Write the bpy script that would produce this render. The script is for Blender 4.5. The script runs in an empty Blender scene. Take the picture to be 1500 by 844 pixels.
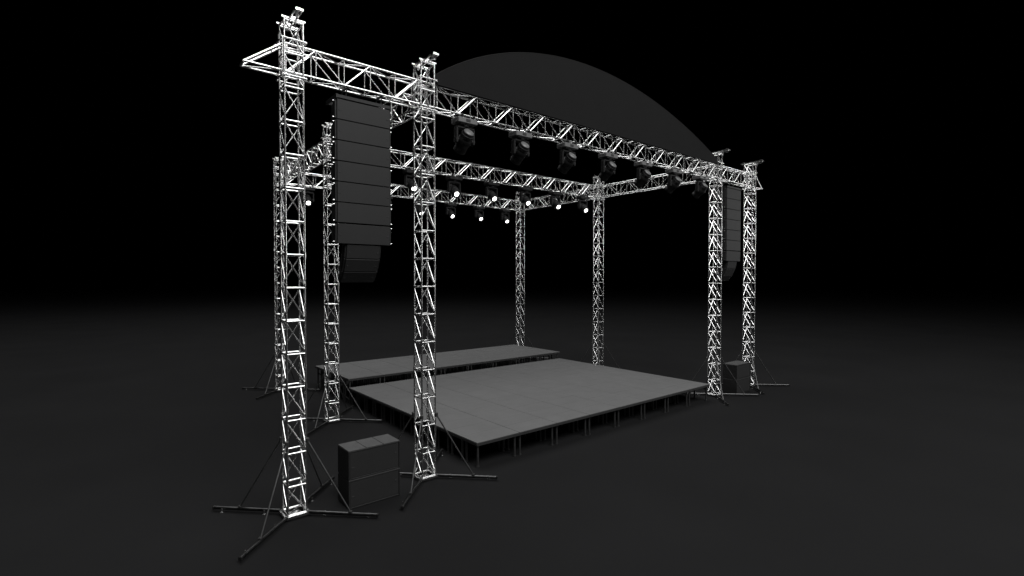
import bpy, math, random
from mathutils import Vector, Matrix
random.seed(7)
S = bpy.context.scene
col = S.collection
PI = math.pi

# ------------------------------------------------------------------ materials
def mat(name, base, rough=.6, metal=0., noise=0., nscale=8., rough_var=0., emit=None, bump=0., bscale=40., spec=.5):
    m = bpy.data.materials.new(name); m.use_nodes = True
    nt = m.node_tree; b = nt.nodes['Principled BSDF']
    b.inputs['Base Color'].default_value = (base[0], base[1], base[2], 1)
    b.inputs['Roughness'].default_value = rough
    b.inputs['Metallic'].default_value = metal
    b.inputs['Specular IOR Level'].default_value = spec
    if emit:
        b.inputs['Emission Color'].default_value = (emit[0], emit[1], emit[2], 1)
        b.inputs['Emission Strength'].default_value = emit[3]
    if noise or rough_var or bump:
        tc = nt.nodes.new('ShaderNodeTexCoord')
        n = nt.nodes.new('ShaderNodeTexNoise'); n.inputs['Scale'].default_value = nscale
        n.inputs['Detail'].default_value = 6
        nt.links.new(tc.outputs['Object'], n.inputs['Vector'])
        if noise:
            r = nt.nodes.new('ShaderNodeMapRange')
            r.inputs['From Min'].default_value = .3; r.inputs['From Max'].default_value = .7
            r.inputs['To Min'].default_value = 1 - noise; r.inputs['To Max'].default_value = 1 + noise
            nt.links.new(n.outputs['Fac'], r.inputs['Value'])
            mx = nt.nodes.new('ShaderNodeVectorMath'); mx.operation = 'SCALE'
            mx.inputs[0].default_value = base
            nt.links.new(r.outputs['Result'], mx.inputs['Scale'])
            nt.links.new(mx.outputs['Vector'], b.inputs['Base Color'])
        if rough_var:
            r = nt.nodes.new('ShaderNodeMapRange')
            r.inputs['From Min'].default_value = .3; r.inputs['From Max'].default_value = .7
            r.inputs['To Min'].default_value = rough - rough_var; r.inputs['To Max'].default_value = rough + rough_var
            nt.links.new(n.outputs['Fac'], r.inputs['Value'])
            nt.links.new(r.outputs['Result'], b.inputs['Roughness'])
        if bump:
            n2 = nt.nodes.new('ShaderNodeTexNoise'); n2.inputs['Scale'].default_value = bscale
            nt.links.new(tc.outputs['Object'], n2.inputs['Vector'])
            bp = nt.nodes.new('ShaderNodeBump'); bp.inputs['Strength'].default_value = bump
            bp.inputs['Distance'].default_value = .01
            nt.links.new(n2.outputs['Fac'], bp.inputs['Height'])
            nt.links.new(bp.outputs['Normal'], b.inputs['Normal'])
    return m

M = dict(
    alu=mat('brushed_aluminium', (.78, .78, .775), .255, 1., rough_var=.03, nscale=5),
    steel=mat('dark_steel', (.06, .06, .06), .36, .7, noise=.2, nscale=12),
    arm=mat('worn_steel_tube', (.065, .065, .065), .38, 1., noise=.25, nscale=16, rough_var=.08),
    galv=mat('galvanised_steel', (.12, .12, .12), .38, .9, noise=.2, nscale=14),
    floor=mat('matte_floor', (.0090, .0090, .0092), .9, 0, noise=.07, nscale=.35, spec=.02),
    deck=mat('grey_decking', (.071, .071, .071), .75, 0, noise=.05, nscale=2.2, bump=.15, bscale=60, spec=.2),
    deckedge=mat('dark_deck_frame', (.022, .022, .022), .55, .3, noise=.15),
    fabric=mat('charcoal_fabric', (.0070, .0070, .0070), .95, 0, noise=.04, nscale=3, bump=.1, bscale=90, spec=.05),
    cab=mat('black_cabinet_paint', (.011, .011, .011), .55, 0, noise=.15, nscale=20, bump=.12, bscale=220, spec=.25),
    cabtop=mat('grey_cabinet_top', (.042, .042, .042), .65, 0, noise=.12, nscale=9, spec=.2),  # lighter tone than the cabinet paint, for top panels and rail
    grille=mat('speaker_grille', (.0150, .0150, .0150), .6, 0, noise=.05, nscale=4, spec=.2),
    hole=mat('black_recess', (.008, .008, .008), .8),
    plastic=mat('black_plastic', (.008, .008, .008), .5, 0, noise=.1, nscale=18, spec=.2),
    plate=mat('grey_fixture_plate', (.08, .08, .08), .5, 0, noise=.08, nscale=15),
    lampcap=mat('grey_rear_cap', (.085, .085, .085), .5, 0, noise=.06, nscale=20),
    lit=mat('lit_lens', (.9, .9, .9), .2, 0, emit=(1, .985, .95, 9.)),
    glass=mat('dark_lens', (.02, .02, .02), .08, 0),
)

# ------------------------------------------------------------------ mesh helpers
class MB:
    def __init__(s): s.v = []; s.f = []; s.sm = []
    def add(s, vs, fs, smooth=False):
        o = len(s.v); s.v += [tuple(v) for v in vs]
        for f in fs: s.f.append(tuple(i + o for i in f)); s.sm.append(smooth)
        return s
    def tube(s, p, q, r, n=8, r2=None, cap=True):
        p = Vector(p); q = Vector(q); d = q - p
        if d.length < 1e-6: return s
        d.normalize(); r2 = r if r2 is None else r2
        a = d.orthogonal().normalized(); b = d.cross(a)
        ring = [(math.cos(2*PI*i/n), math.sin(2*PI*i/n)) for i in range(n)]
        vs = [p + (a*c + b*t)*r for c, t in ring] + [q + (a*c + b*t)*r2 for c, t in ring]
        s.add(vs, [(i, (i+1) % n, n+(i+1) % n, n+i) for i in range(n)], True)
        if cap: s.add(vs, [tuple(range(n-1, -1, -1)), tuple(range(n, 2*n))])
        return s
    def lathe(s, p, axis, prof, n=24, capends=True):
        """prof: list of (distance along axis, radius)"""
        p = Vector(p); d = Vector(axis).normalized(); a = d.orthogonal().normalized(); b = d.cross(a)
        vs = []
        for t, r in prof:
            vs += [p + d*t + (a*math.cos(2*PI*i/n) + b*math.sin(2*PI*i/n))*r for i in range(n)]
        fs = []
        for k in range(len(prof)-1):
            fs += [(k*n+i, k*n+(i+1) % n, (k+1)*n+(i+1) % n, (k+1)*n+i) for i in range(n)]
        s.add(vs, fs, True)
        if capends:
            m = (len(prof)-1)*n
            s.add(vs[:n] + vs[m:], [tuple(range(n-1, -1, -1)), tuple(range(n, 2*n))])
        return s
    def box(s, c, size, R=None, ch=0.):
        """box with chamfered vertical/horizontal edges"""
        c = Vector(c); x, y, z = (k/2 for k in size)
        if ch <= 0:
            vs = [Vector((sx*x, sy*y, sz*z)) for sz in (-1, 1) for sx, sy in ((-1, -1), (1, -1), (1, 1), (-1, 1))]
            fs = [(3, 2, 1, 0), (4, 5, 6, 7), (0, 1, 5, 4), (1, 2, 6, 5), (2, 3, 7, 6), (3, 0, 4, 7)]
        else:
            e = ch
            def ringv(xx, yy, zz, k): return [Vector(t) for t in ((-xx+k, -yy, zz), (xx-k, -yy, zz), (xx, -yy+k, zz), (xx, yy-k, zz), (xx-k, yy, zz), (-xx+k, yy, zz), (-xx, yy-k, zz), (-xx, -yy+k, zz))]
            vs = ringv(x-e, y-e, -z, e*.4) + ringv(x, y, -z+e, e) + ringv(x, y, z-e, e) + ringv(x-e, y-e, z, e*.4)
            fs = [tuple(range(7, -1, -1)), tuple(range(24, 32))]
            for k in range(3): fs += [(k*8+i, k*8+(i+1) % 8, (k+1)*8+(i+1) % 8, (k+1)*8+i) for i in range(8)]
        if R is not None: vs = [R @ v for v in vs]
        return s.add([v + c for v in vs], fs)
    def bar(s, p, q, w, h, up=(0, 0, 1), ch=0.):
        p = Vector(p); q = Vector(q); d = (q-p); L = d.length; d.normalize()
        side = d.cross(Vector(up)).normalized(); u = side.cross(d)
        R = Matrix((d, side, u)).transposed()
        return s.box((p+q)/2, (L, w, h), R, ch)
    def build(s, name, m, parent=None):
        me = bpy.data.meshes.new(name); me.from_pydata(s.v, [], s.f); me.update()
        me.polygons.foreach_set('use_smooth', s.sm)
        me.materials.append(m)
        o = bpy.data.objects.new(name, me); col.objects.link(o)
        if parent: o.parent = parent
        return o

def tag(o, label=None, cat=None, group=None, kind=None):
    if label: o['label'] = label
    if cat: o['category'] = cat
    if group: o['group'] = group
    if kind: o['kind'] = kind
    return o
def empty(name, loc, rz=0., label=None, cat=None, group=None):
    o = bpy.data.objects.new(name, None); col.objects.link(o)
    o.empty_display_size = .1
    o.location = loc; o.rotation_euler = (0, 0, rz)
    return tag(o, label, cat, group)
def copy_tree(o, parent=None):
    c = o.copy(); col.objects.link(c)
    if parent: c.parent = parent
    for ch in list(o.children): copy_tree(ch, c)
    return c

# ------------------------------------------------------------------ survey of the place (metres)
XA, XB, XC, XD = 2.322, 4.603, 14.815, 17.059
Y1, Y2, Y3 = 8.083, 12.796, 17.394
W = .1352                     # half spacing of tower chords
ZT, ZB = 7.137, 6.727         # truss chords
TW = .118                     # half depth of the beams
TH = 7.5

# ------------------------------------------------------------------ floor
fl = MB()
N = 48
rad = [0, 6, 12, 20, 35, 60, 110, 220, 450, 900]
vs = [(9, 10, 0)]; fs = []
for k, r in enumerate(rad[1:]):
    vs += [(9 + r*math.cos(2*PI*i/N), 10 + r*math.sin(2*PI*i/N), 0) for i in range(N)]
    for i in range(N):
        j = (i+1) % N
        if k == 0: fs.append((0, 1+i, 1+j))
        else: fs.append((1+(k-1)*N+i, 1+k*N+i, 1+k*N+j, 1+(k-1)*N+j))
fl.add(vs, fs)
tag(fl.build('floor', M['floor']), kind='structure')

# ------------------------------------------------------------------ truss towers
def make_tower(h=TH):
    t = empty('truss_tower', (0, 0, 0))
    for sx, sy in ((-1, -1), (1, -1), (1, 1), (-1, 1)):
        MB().tube((sx*W, sy*W, .06), (sx*W, sy*W, h), .0155, 12).build('chord', M['alu'], t)
    lace = MB()
    nb = 15; dz = .5
    cs = [(-W, -W), (W, -W), (W, W), (-W, W)]
    for k in range(nb+1):
        z = min(k*dz + (.07 if k == 0 else 0), h - .02)
        rung = MB()
        for i in range(4):
            a = cs[i]; b = cs[(i+1) % 4]
            rung.tube((a[0], a[1], z), (b[0], b[1], z), .0145, 10, cap=False)
        rung.build('rung', M['alu'], t)
        if k < nb:
            z1 = min((k+1)*dz, h) - .03; z0 = z + .03
            lace.tube((-W, -W, z1), (W, -W, z0), .0112, 8, cap=False)      # front
            lace.tube((W, W, z1), (W, -W, z0), .0132, 8, cap=False)        # right
            lace.tube((W, W, z1), (-W, W, z0), .0112, 8, cap=False)        # back
            lace.tube((-W, W, z1), (-W, -W, z0), .0132, 8, cap=False)      # left
            if k in (3, 7, 11):                                            # section joints: coupler collars
                for cx, cy in cs: MB().tube((cx, cy, z+.46), (cx, cy, z+.54), .0215, 10).build('coupler', M['alu'], t)
    lace.build('lacing', M['alu'], t)
    # base frame: a square of bars with one diagonal
    bf = MB(); e = W + .035
    q = [(-e, -e), (e, -e), (e, e), (-e, e)]
    for i in range(4): bf.bar((*q[i], .05), (*q[(i+1) % 4], .05), .03, .035)
    bf.bar((-e, -e, .075), (e, e, .075), .028, .02)
    bf.box((0, 0, .022), (.2, .2, .016))
    bf.build('base_frame', M['alu'], t)
    # four outriggers on the diagonals, each with its brace, feet and end plug
    for sx, sy in ((-1, -1), (1, -1), (1, 1), (-1, 1)):
        o = MB().tube((sx*.165, sy*.165, .06), (sx*.925, sy*.925, .06), .026, 16).build('outrigger', M['arm'], t)
        MB().bar((sx*.925, sy*.925, .06), (sx*.945, sy*.945, .06), .056, .056, ch=.008).build('end_plug', M['plastic'], o)
        b = MB()
        b.tube((sx*(W+.015), sy*(W+.015), 1.17), (sx*.63, sy*.63, .09), .0135, 10)
        b.box((sx*(W+.015), sy*(W+.015), 1.17), (.05, .05, .07), ch=.006)
        b.box((sx*.63, sy*.63, .095), (.05, .05, .03), Matrix.Rotation(PI/4*sx*sy, 3, 'Z'), .004)
        b.build('brace', M['steel'], o)
        for r in (.33, .82):
            f = MB()
            nx, ny = (sy*.03, -sx*.03) if sx*sy > 0 else (-sy*.03, sx*.03)
            f.tube((sx*r+nx, sy*r+ny, 0.0), (sx*r+nx, sy*r+ny, .014), .028, 12)
            f.tube((sx*r+nx, sy*r+ny, .014), (sx*r+nx, sy*r+ny, .075), .010, 8)
            f.build('screw_foot', M['alu'], o)
    # sleeve block that carries the beam
    sb = MB(); e = W + .036
    q = [(-e, -e), (e, -e), (e, e), (-e, e)]
    for z in (6.66, 7.20):
        for i in range(4): sb.tube((*q[i], z), (*q[(i+1) % 4], z), .012, 8)
    for x, y in ((-e, -e), (e, e)): sb.tube((x, y, 6.66), (x, y, 7.20), .011, 8)
    sb.build('sleeve_block', M['alu'], t)
    # head block across the top
    hb = MB()
    for x in (-.045, .045): hb.bar((x, -.43, h+.045), (x, .30, h+.045), .018, .034)
    for y in (-.42, -.13, .13, .29): hb.bar((-.054, y, h+.043), (.054, y, h+.043), .022, .025)
    hb.bar((-.17, -W, h+.012), (.17, -W, h+.012), .03, .02); hb.bar((-.17, W, h+.012), (.17, W, h+.012), .03, .02)
    hb.build('head_block', M['alu'], t)
    for y in (-.36, .22):
        MB().lathe((-.022, y, h+.03), (1, 0, 0), [(0, .062), (.008, .066), (.016, .052), (.028, .052), (.036, .066), (.044, .062)], 18).build('pulley', M['alu'], t)
    hk = MB()
    hk.tube((0, -.29, h+.03), (0, -.15, h-.28), .008, 8)
    hk.tube((.0, -.15, h-.28), (0, -.06, h-.36), .012, 8)
    hk.build('chain', M['alu'], t)
    return t

tower_labels = [
    (XA, Y1, 'silver truss tower nearest the viewer, outermost on the left beside the big floor subwoofers'),
    (XB, Y1, 'silver truss tower just right of the big floor subwoofers, at the near stage corner'),
    (XC, Y1, 'truss tower at the right tip of the stage deck, left of the far speaker array'),
    (XD, Y1, 'outermost truss tower on the right, beyond the far floor subwoofers'),
    (XB, Y2, 'truss tower halfway back on the left, its top hidden by the big hanging speaker array'),
    (XC, Y2, 'truss tower halfway back, rising from behind the right edge of the main deck'),
    (XC, Y3, 'rearmost truss tower on the right, rising from behind the raised back platform'),
    (XB, Y3, 'rear left truss tower, a sliver peeping out behind the nearest tower'),
]
proto = make_tower()
for i, (x, y, lb) in enumerate(tower_labels):
    o = proto if i == 0 else copy_tree(proto)
    o.location = (x, y, 0)
    tag(o, lb, 'truss tower', 'truss towers carrying the roof frame')

# ------------------------------------------------------------------ truss beams (built along local x)
def make_beam(L, label, loc, rz=0., bay=.4465, phase=0., tipL=0., tipR=0., group=None, skip=()):
    """chords at y=+-TW, z=ZB-7 .. ZT-7 about loc; tipL / tipR = extra length of the pointed end"""
    t = empty('horizontal_truss', loc, rz, label, 'truss', group)
    zb, zt = ZB - loc[2], ZT - loc[2]
    for sy in (-1, 1):
        MB().tube((-tipL, sy*TW, zb), (L+tipR, sy*TW, zb), .0160, 12).build('chord', M['alu'], t)
        MB().tube((0, sy*TW, zt), (L, sy*TW, zt), .0160, 12).build('chord', M['alu'], t)
    lace = MB()
    n0 = math.ceil((0-phase)/bay - 1e-6)
    xs = []
    k = n0
    while phase + k*bay <= L + 1e-6: xs.append((k, phase + k*bay)); k += 1
    for k, x in xs:
        post = MB()
        for sy in (-1, 1): post.tube((x, sy*TW, zb), (x, sy*TW, zt), .0105, 8, cap=False)
        post.tube((x, -TW, zb), (x, TW, zb), .0105, 8, cap=False)
        post.tube((x, -TW, zt), (x, TW, zt), .0105, 8, cap=False)
        post.build('post_frame', M['alu'], t)
        x1 = x + bay
        if x1 > L + 1e-6: continue
        if k % 2 == 0:
            lace.tube((x+.01, -TW, zb), (x1-.01, -TW, zt), .0130, 8, cap=False)
            lace.tube((x+.01, TW, zb), (x1-.01, TW, zt), .0105, 8, cap=False)
            lace.tube((x, -TW, zb), (x1, TW, zb), .0105, 8, cap=False)
            lace.tube((x, TW, zt), (x1, -TW, zt), .0105, 8, cap=False)
        else:
            lace.tube((x+.01, -TW, zt), (x1-.01, -TW, zb), .0105, 8, cap=False)
            lace.tube((x+.01, TW, zt), (x1-.01, TW, zb), .0105, 8, cap=False)
            lace.tube((x, TW, zb), (x1, -TW, zb), .0105, 8, cap=False)
            lace.tube((x, -TW, zt), (x1, TW, zt), .0105, 8, cap=False)
    for tip, x0, sg in ((tipL, 0, -1), (tipR, L, 1)):
        if not tip: continue
        xe = x0 + sg*tip
        for sy in (-1, 1):
            lace.tube((x0, sy*TW, zt), (xe, sy*TW, zb), .0165, 10)
        lace.tube((xe, -TW, zb), (xe, TW, zb), .0165, 10)
        lace.tube((xe, TW, zb), (x0, -TW, zb), .0125, 8)
        lace.tube((x0+sg*.12, -TW, zt-.07), (x0+sg*.12, TW, zt-.07), .012, 8)
    lace.build('lacing', M['alu'], t)
    return t
ZC = 6.7
fg = 'horizontal truss beams of the roof frame'
make_beam(XB-.02-(XA-.13), 'left front wing truss with a pointed end above the big hanging speakers', (XA-.13, Y1, ZC), 0, .441, .02, .52+.02, 0, fg)
make_beam(XC-XB-.04, 'long front truss under the arched canopy with dark moving heads below it', (XB+.02, Y1, ZC), 0, .4465, 5.253-.893-(XB+.02)+.893, 0, 0, fg)
make_beam(XD+.13-(XC+.02), 'short far right wing truss with a pointed end above the far speaker array', (XC+.02, Y1, ZC), 0, .441, .05, 0, .5, fg)
make_beam(XC-XB-.04, 'long middle truss crossing halfway back with a row of lit heads below it', (XB+.02, Y2, ZC), 0, .4465, .2, 0, 0, fg)
make_beam(XC-XB-.04, 'long rear truss farthest back, lowest of the three long trusses in view', (XB+.02, Y3, ZC), 0, .4465, .2, 0, 0, fg)
dA, dB = Y2-Y1-.04, Y3-Y2-.04
make_beam(dA, 'left side truss running back from the second tower, half hidden by the big speaker array', (XB, Y1+.02, ZC), PI/2, .4465, .15, 0, 0, fg)
make_beam(dB, 'left rear side truss seen in the gap between nearest tower and big speaker array', (XB, Y2+.02, ZC), PI/2, .4465, .15, 0, 0, fg)
make_beam(dA, 'right side truss between the front right tower and the tower halfway back', (XC, Y1+.02, ZC), PI/2, .4465, .15, 0, 0, fg)
make_beam(dB, 'right rear side truss between the halfway tower and the rearmost right tower', (XC, Y2+.02, ZC), PI/2, .4465, .15, 0, 0, fg)

# ------------------------------------------------------------------ arched canopy front
cp = MB(); R0 = 7.943; zc = -6.026; k = .35; ss = math.sqrt(1+k*k)
h0 = math.sqrt(R0*R0 - zc*zc); a0 = math.asin(h0/R0); n = 72
prof = [(R0*math.sin(-a0 + 2*a0*i/n), zc + R0*math.cos(-a0 + 2*a0*i/n)) for i in range(n+1)]
xl, xr = -4.93, 5.08                      # trimmed square at the tower on the left
prof = [(x, z) for x, z in prof if xl < x < xr]
prof = [(xl, 0), (xl, zc + math.sqrt(R0*R0-xl*xl))] + prof + [(xr, zc + math.sqrt(R0*R0-xr*xr)), (xr, 0)]
cx = (XB+XC)/2
def P(x, s, off): return (cx+x, 7.90 + k*s/ss + off/ss, 7.128 + s/ss - off*k/ss)
front = [P(x, s, 0) for x, s in prof]; back = [P(x, s, .03) for x, s in prof]
m_ = len(prof)
cp.add(front + back, [tuple(range(m_)), tuple(range(2*m_-1, m_-1, -1))])
cp.add(front + back, [(i, m_+i, m_+i+1, i+1) for i in range(m_-1)] + [(m_-1, 2*m_-1, m_, 0)], True)
can = tag(empty('arched_canopy', (cx, 7.9, 7.165)), 'dark charcoal arched canopy panel leaning back on top of the long front truss', 'canopy')
o = cp.build('fabric_panel', M['fabric'], can); o.matrix_parent_inverse = Matrix.Translation((-cx, -7.9, -7.165))
rm = MB()
for i in range(1, m_-2): rm.tube(P(*prof[i], .015), P(*prof[i+1], .015), .018, 8, cap=False)
o = rm.build('arch_rim', M['fabric'], can); o.matrix_parent_inverse = Matrix.Translation((-cx, -7.9, -7.165))

# ------------------------------------------------------------------ stage platforms
CAM = Vector((0, 0, 3.638))
def platform(name, label, x0, y0, nx, ny, px, py, h):
    t = empty(name, (x0, y0, 0), 0, label, 'stage platform')
    d = MB()
    for i in range(nx):
        for j in range(ny):
            d.box(((i+.5)*px, (j+.5)*py, h-.011), (px-.010, py-.010, .022 + random.uniform(-.0012, .0012)), None, .004)
    d.build('deck', M['deck'], t)
    f = MB(); LX, LY = nx*px, ny*py; e = .045; zf = h - .024 - .0225
    for j in (0, LY): f.box((LX/2, j + (e/2 if j == 0 else -e/2), zf), (LX, e, .045))
    for i in (0, LX): f.box((i + (e/2 if i == 0 else -e/2), LY/2, zf), (e, LY-2*e, .045))
    for i in range(1, nx): f.box((i*px, LY/2, zf-.002), (.05, LY-2*e, .04))
    for j in range(1, ny): f.box((LX/2, j*py, zf-.006), (LX-2*e, .04, .03))
    f.build('edge_frame', M['deckedge'], t)
    pts = []
    for i in range(nx):
        for j in range(ny):
            for a in (.07, px-.07):
                for b in (.075, py-.075): pts.append((i*px+a, j*py+b))
    # the perimeter legs nearest the viewer show largest
    def score(q):
        w = Vector((x0+q[0], y0+q[1], .2)); dist = (w-CAM).length
        inner = min(q[1], q[0])
        return dist + inner*6
    pts.sort(key=score)
    rest = MB()
    for n_, (a, b) in enumerate(pts):
        m = MB() if n_ < 99 else rest
        m.tube((a, b, .02), (a, b, h-.09), .024, 10)
        m.tube((a, b, 0), (a, b, .022), .034, 10)
        if n_ < 99: m.build('leg', M['galv'], t)
    if rest.v: tag(rest.build('inner_leg', M['galv'], t), kind='stuff')
    return t
platform('stage_deck', 'wide grey main stage deck of many panels standing low on paired legs', 5.59, 7.835, 8, 12, 1.065, .53, .5)
pr = platform('stage_riser', 'narrow grey back platform standing a step higher behind the main deck', 5.60, 14.23, 8, 6, 1.075, .478, .745)
m = MB(); m.tube((.07, .05, .5), (.07, 2.8, .5), .018, 8); m.tube((.07, .1, .12), (.07, 2.7, .5), .014, 8); m.build('side_brace', M['galv'], pr)

# ------------------------------------------------------------------ floor subwoofers
def make_sub(top):
    w, d, h = .885, .46, .4555
    t = empty('subwoofer', (0, 0, 0))
    b = MB(); th = .018
    b.box((0, .012, h/2), (w, d-.024, h-.006), None, .006)
    # raised rim round the front
    for sx in (-1, 1): b.box((sx*(w/2-.011), -d/2+.018, h/2), (.022, .036, h-.010), None, .003)
    for z in (.014, h-.014): b.box((0, -d/2+.018, z), (w-.046, .036, .020), None, .003)
    b.build('cabinet', M['cab'], t)
    g = MB(); g.box((0, -d/2+.016, h/2), (w-.05, .02, h-.054), None, .004)
    gr = g.build('grille', M['grille'], t)
    q = MB()
    for x, z in ((-.37, h*.42), (.37, h*.60)):
        q.box((x, -d/2+.0045, z), (.045, .006, .018), None, .002); q.box((x-.006, -d/2+.0045, z-.014), (.02, .006, .014), None, .002)
    q.build('latch', M['hole'], gr)
    if top:
        tp = MB()
        for i in (-1, 0, 1): tp.box((i*w/3, 0.0, h+.004), (w/3-.008, d-.012, .012), None, .003)
        tp.build('top_panel', M['cabtop'], t)
    else:
        tp = MB(); tp.box((0, -d/2+.022, h+.0005), (w-.01, .04, .011)); tp.build('stacking_rail', M['cabtop'], t)
    return t
sx_, sy_ = 3.467, 7.70+.23
s0 = make_sub(False); s1 = make_sub(True)
for i, (x, y, where) in enumerate(((sx_, sy_, 'left, between the two nearest towers'), ((XC+XD)/2, sy_, 'far right, between the two right towers'))):
    a = s0 if i == 0 else copy_tree(s0); b = s1 if i == 0 else copy_tree(s1)
    a.location = (x, y, .003); b.location = (x, y, .003+.4615)
    tag(a, 'lower black subwoofer standing on the floor at the ' + where, 'subwoofer', 'floor subwoofers')
    tag(b, 'upper black subwoofer stacked on another at the ' + where, 'subwoofer', 'floor subwoofers')

# ------------------------------------------------------------------ hanging speaker arrays
def array_cab(w, h, d, small):
    t = empty('array_speaker', (0, 0, 0))          # origin at front top edge centre
    b = MB()
    tp = .035 if not small else .05                # cabinet narrows to the back
    f = [(-w/2, .015, -h+.004), (w/2, .015, -h+.004), (w/2, .015, -.004), (-w/2, .015, -.004)]
    k = [(-w/2+.06, d, -h+tp), (w/2-.06, d, -h+tp), (w/2-.06, d, -tp*.4), (-w/2+.06, d, -tp*.4)]
    b.add(f+k, [(0, 1, 2, 3), (7, 6, 5, 4), (1, 0, 4, 5), (2, 1, 5, 6), (3, 2, 6, 7), (0, 3, 7, 4)])
    b.build('cabinet', M['cab'], t)
    g = MB(); g.box((0, .008, -h/2), (w-.012, .022, h-.012), None, .004)
    gr = g.build('grille', M['grille'], t)
    q = MB()
    for x in (-w/2+.045, w/2-.045):
        q.box((x, -.0045, -h*.55), (.035, .006, .016), None, .002)
    q.build('latch', M['hole'], gr)
    for sx in (-1, 1):
        r = MB()
        r.box((sx*(w/2+.012), .06, -h/2), (.022, .085, h*.92), None, .004)
        r.build('side_rail', M['cab'], t)
        if small: continue
        r = MB()
        for z in (-.035, -h+.035):
            r.tube((sx*(w/2+.022), .05, z), (sx*(w/2+.05), .05, z), .013, 10)
        r.build('rigging_pin', M['alu'], t)
    return t
big = array_cab(.92, .331, .42, False); small = array_cab(.585, .235, .36, True)
ords = ['topmost', 'second', 'third', 'fourth', 'fifth', 'sixth', 'seventh']
first = [True, True]
for x, where, grp in ((3.465, 'big left hanging array', 'speakers of the left hanging array'), (15.935, 'far right hanging array', 'speakers of the right hanging array')):
    zt = 6.535; yf = 8.06
    for i in range(7):
        o = big if first[0] else copy_tree(big); first[0] = False
        gap = .009 if i == 6 else 0
        o.location = (x, yf, zt - i*.3315 - gap)
        o.rotation_euler = (0 if i < 6 else math.radians(2), 0, 0)
        tag(o, ('lowest wide cabinet' if i == 6 else ords[i] + ' wide cabinet from the top') + ' in the ' + where, 'speaker', grp)
    # J-shaped tail of three narrower cabinets, tilting further down
    y, z = yf+.03, zt - 7*.3315 - .014
    for i, a in enumerate((12, 26, 39)):
        a = math.radians(a)
        o = small if first[1] else copy_tree(small); first[1] = False
        o.location = (x, y, z); o.rotation_euler = (a, 0, 0)
        y += math.sin(a)*.238; z -= math.cos(a)*.238
        tag(o, ('upper', 'middle', 'bottom')[i] + ' narrow cabinet in the curled tail of the ' + where, 'speaker', grp)
    r = empty('rigging_frame', (x, yf, 6.54), 0, 'black flying frame under the truss holding the ' + where, 'rigging frame', 'array flying frames')
    fr = MB()
    for sx in (-1, 1):
        fr.bar((sx*.46, -.02, .03), (sx*.46, .46, .03), .03, .06)
        fr.bar((sx*.2, 0, .03), (sx*.2, .44, .03), .025, .05)
    for yy in (0, .44): fr.bar((-.475, yy, .031), (.475, yy, .031), .03, .05)
    fr.build('bumper', M['cab'], r)
    for sx in (-1, 1):
        s = MB()
        s.tube((sx*.30, .02, .06), (sx*.30, -.03, .19), .011, 8)
        s.tube((sx*.30, -.03, .19), (sx*.30, .10, .24), .011, 8)
        s.tube((sx*.30, .30, .06), (sx*.30, .14, .19), .011, 8)
        s.build('sling', M['galv'], r)
        c = MB(); c.tube((sx*.30, -.095, .187), (sx*.30, .14, .187), .022, 10); c.build('clamp', M['galv'], r)

# ------------------------------------------------------------------ moving head lights
def make_head(aim, lit):
    t = empty('moving_head_light', (0, 0, 0))      # origin at underside of the chords
    b = MB()
    b.box((0, 0, -.075), (.44, .27, .105), None, .012)
    b.box((0, 0, -.135), (.30, .2, .02), None, .006)
    base = b.build('base', M['plastic' if lit else 'plate'], t)  # roof shade over the lit heads is put into a darker base colour
    pv = MB(); pv.box((0, -.137, -.073), (.10, .008, .05), None, .002); pv.build('display', M['hole'], base)
    for sx in (-1, 1):
        for sy in (-1, 1):
            c = MB()
            c.tube((sx*.13-.02, sy*TW, .018), (sx*.13+.02, sy*TW, .018), .028, 12)
            c.box((sx*.13, sy*TW, -.012), (.03, .03, .03))
            c.build('clamp', M['plastic'], t)
    y = MB()
    y.tube((0, 0, -.145), (0, 0, -.175), .09, 18)
    y.box((0, 0, -.195), (.40, .12, .05), None, .012)
    for sx in (-1, 1): y.box((sx*.19, 0, -.345), (.045, .11, .30), None, .012)
    for sx in (-1, 1): y.tube((sx*.215, 0, -.43), (sx*.15, 0, -.43), .05, 16)
    y.build('yoke', M['plastic'], t)
    a = Vector(aim).normalized(); p = Vector((0, 0, -.43))
    h = MB()
    h.lathe(p, a, [(-.20, .102), (-.185, .108), (-.06, .128), (-.05, .136), (.05, .136), (.06, .128), (.17, .118), (.18, .124), (.235, .124), (.235, .108), (.222, .106)], 24)
    for q in (-.155, -.13, -.105): h.lathe(p+a*q, a, [(0, .105-.35*(q+.105)*.5), (.0, .128), (.010, .128), (.010, .105)], 24, False)
    hd = h.build('head', M['plastic'], t)
    l = MB(); l.lathe(p, a, [(.2225, .106), (.2265, .068)], 24, False); l.build('bezel', M['plastic'], hd)
    l = MB(); l.lathe(p, a, [(.2262, .0675), (.234, .05), (.238, .03), (.239, .003)], 24)
    l.build('lens', M['lit' if lit else 'glass'], hd)
    k = MB(); k.lathe(p, -a, [(.2005, .100), (.212, .096), (.214, .01)], 24); k.build('rear_cap', M['lampcap'], hd)
    return t
hf = make_head((0.0, .72, -.62), False)
hl = make_head((-.10, -.80, -.58), True)
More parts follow.
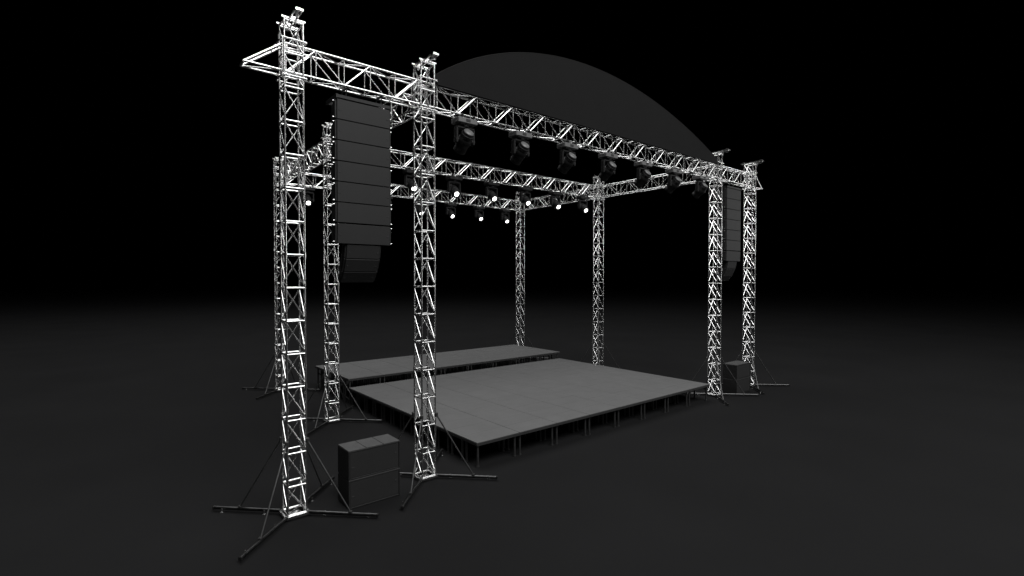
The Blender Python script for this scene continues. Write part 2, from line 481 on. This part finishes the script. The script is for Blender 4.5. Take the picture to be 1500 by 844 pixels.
nth = ['first', 'second', 'third', 'fourth', 'fifth', 'sixth', 'seventh']
rows = ((Y1, hf, 'unlit black moving head with grey cap, %s from the left under the front truss', 'unlit moving heads under the front truss'),
        (Y2, hl, 'lit moving head, %s from the left under the middle truss', 'lit moving heads under the middle truss'),
        (Y3, None, 'lit moving head, %s from the left under the rear truss', 'lit moving heads under the rear truss'))
for y, pt, lb, grp in rows:
    for k_ in range(7):
        src = pt or hl
        o = src if (pt and k_ == 0) else copy_tree(src)
        o.location = (cx + 1.41*(k_-3), y, ZB-.018)
        tag(o, lb % nth[k_], 'stage light', grp)

# ------------------------------------------------------------------ light
w = bpy.data.worlds.new('World'); S.world = w; w.use_nodes = True
w.node_tree.nodes['Background'].inputs['Color'].default_value = (0, 0, 0, 1)
w.node_tree.nodes['Background'].inputs['Strength'].default_value = 0
def area(name, loc, target, size, power, size_y=None):
    l = bpy.data.lights.new(name, 'AREA'); l.energy = power; l.shape = 'RECTANGLE'; l.size = size; l.size_y = size_y or size
    o = bpy.data.objects.new(name, l); col.objects.link(o); o.location = loc
    o.rotation_euler = (Vector(target)-Vector(loc)).to_track_quat('-Z', 'Y').to_euler()
    return o
area('overhead_softbox', (7, 28, 48), (7, 27, 0), 32, 23000)
area('front_softbox', (12.5, -14.5, 29.5), (8, 8, 4), 21, 11000)

area('left_front_softbox', (2, -11, 26), (10, 9, 4), 12, 5200)
side = area('side_softbox', (48, -12, 8), (12, 11, 7), 18, 130, 4)
side.data.spread = math.radians(36)

# ------------------------------------------------------------------ camera
F_PX, PH, YAW = 739.48, .0181, .6893
c = bpy.data.cameras.new('camera'); co = bpy.data.objects.new('camera', c); col.objects.link(co)
co.location = CAM; co.rotation_euler = (PI/2-PH, 0, -YAW)
c.sensor_width = 36; c.lens = 36*F_PX/1500; c.clip_end = 3000; c.clip_start = .05
S.camera = co
S.view_settings.view_transform = 'Standard'; S.view_settings.look = 'None'
S.view_settings.exposure = 0; S.view_settings.gamma = 1
S.cycles.max_bounces = 6
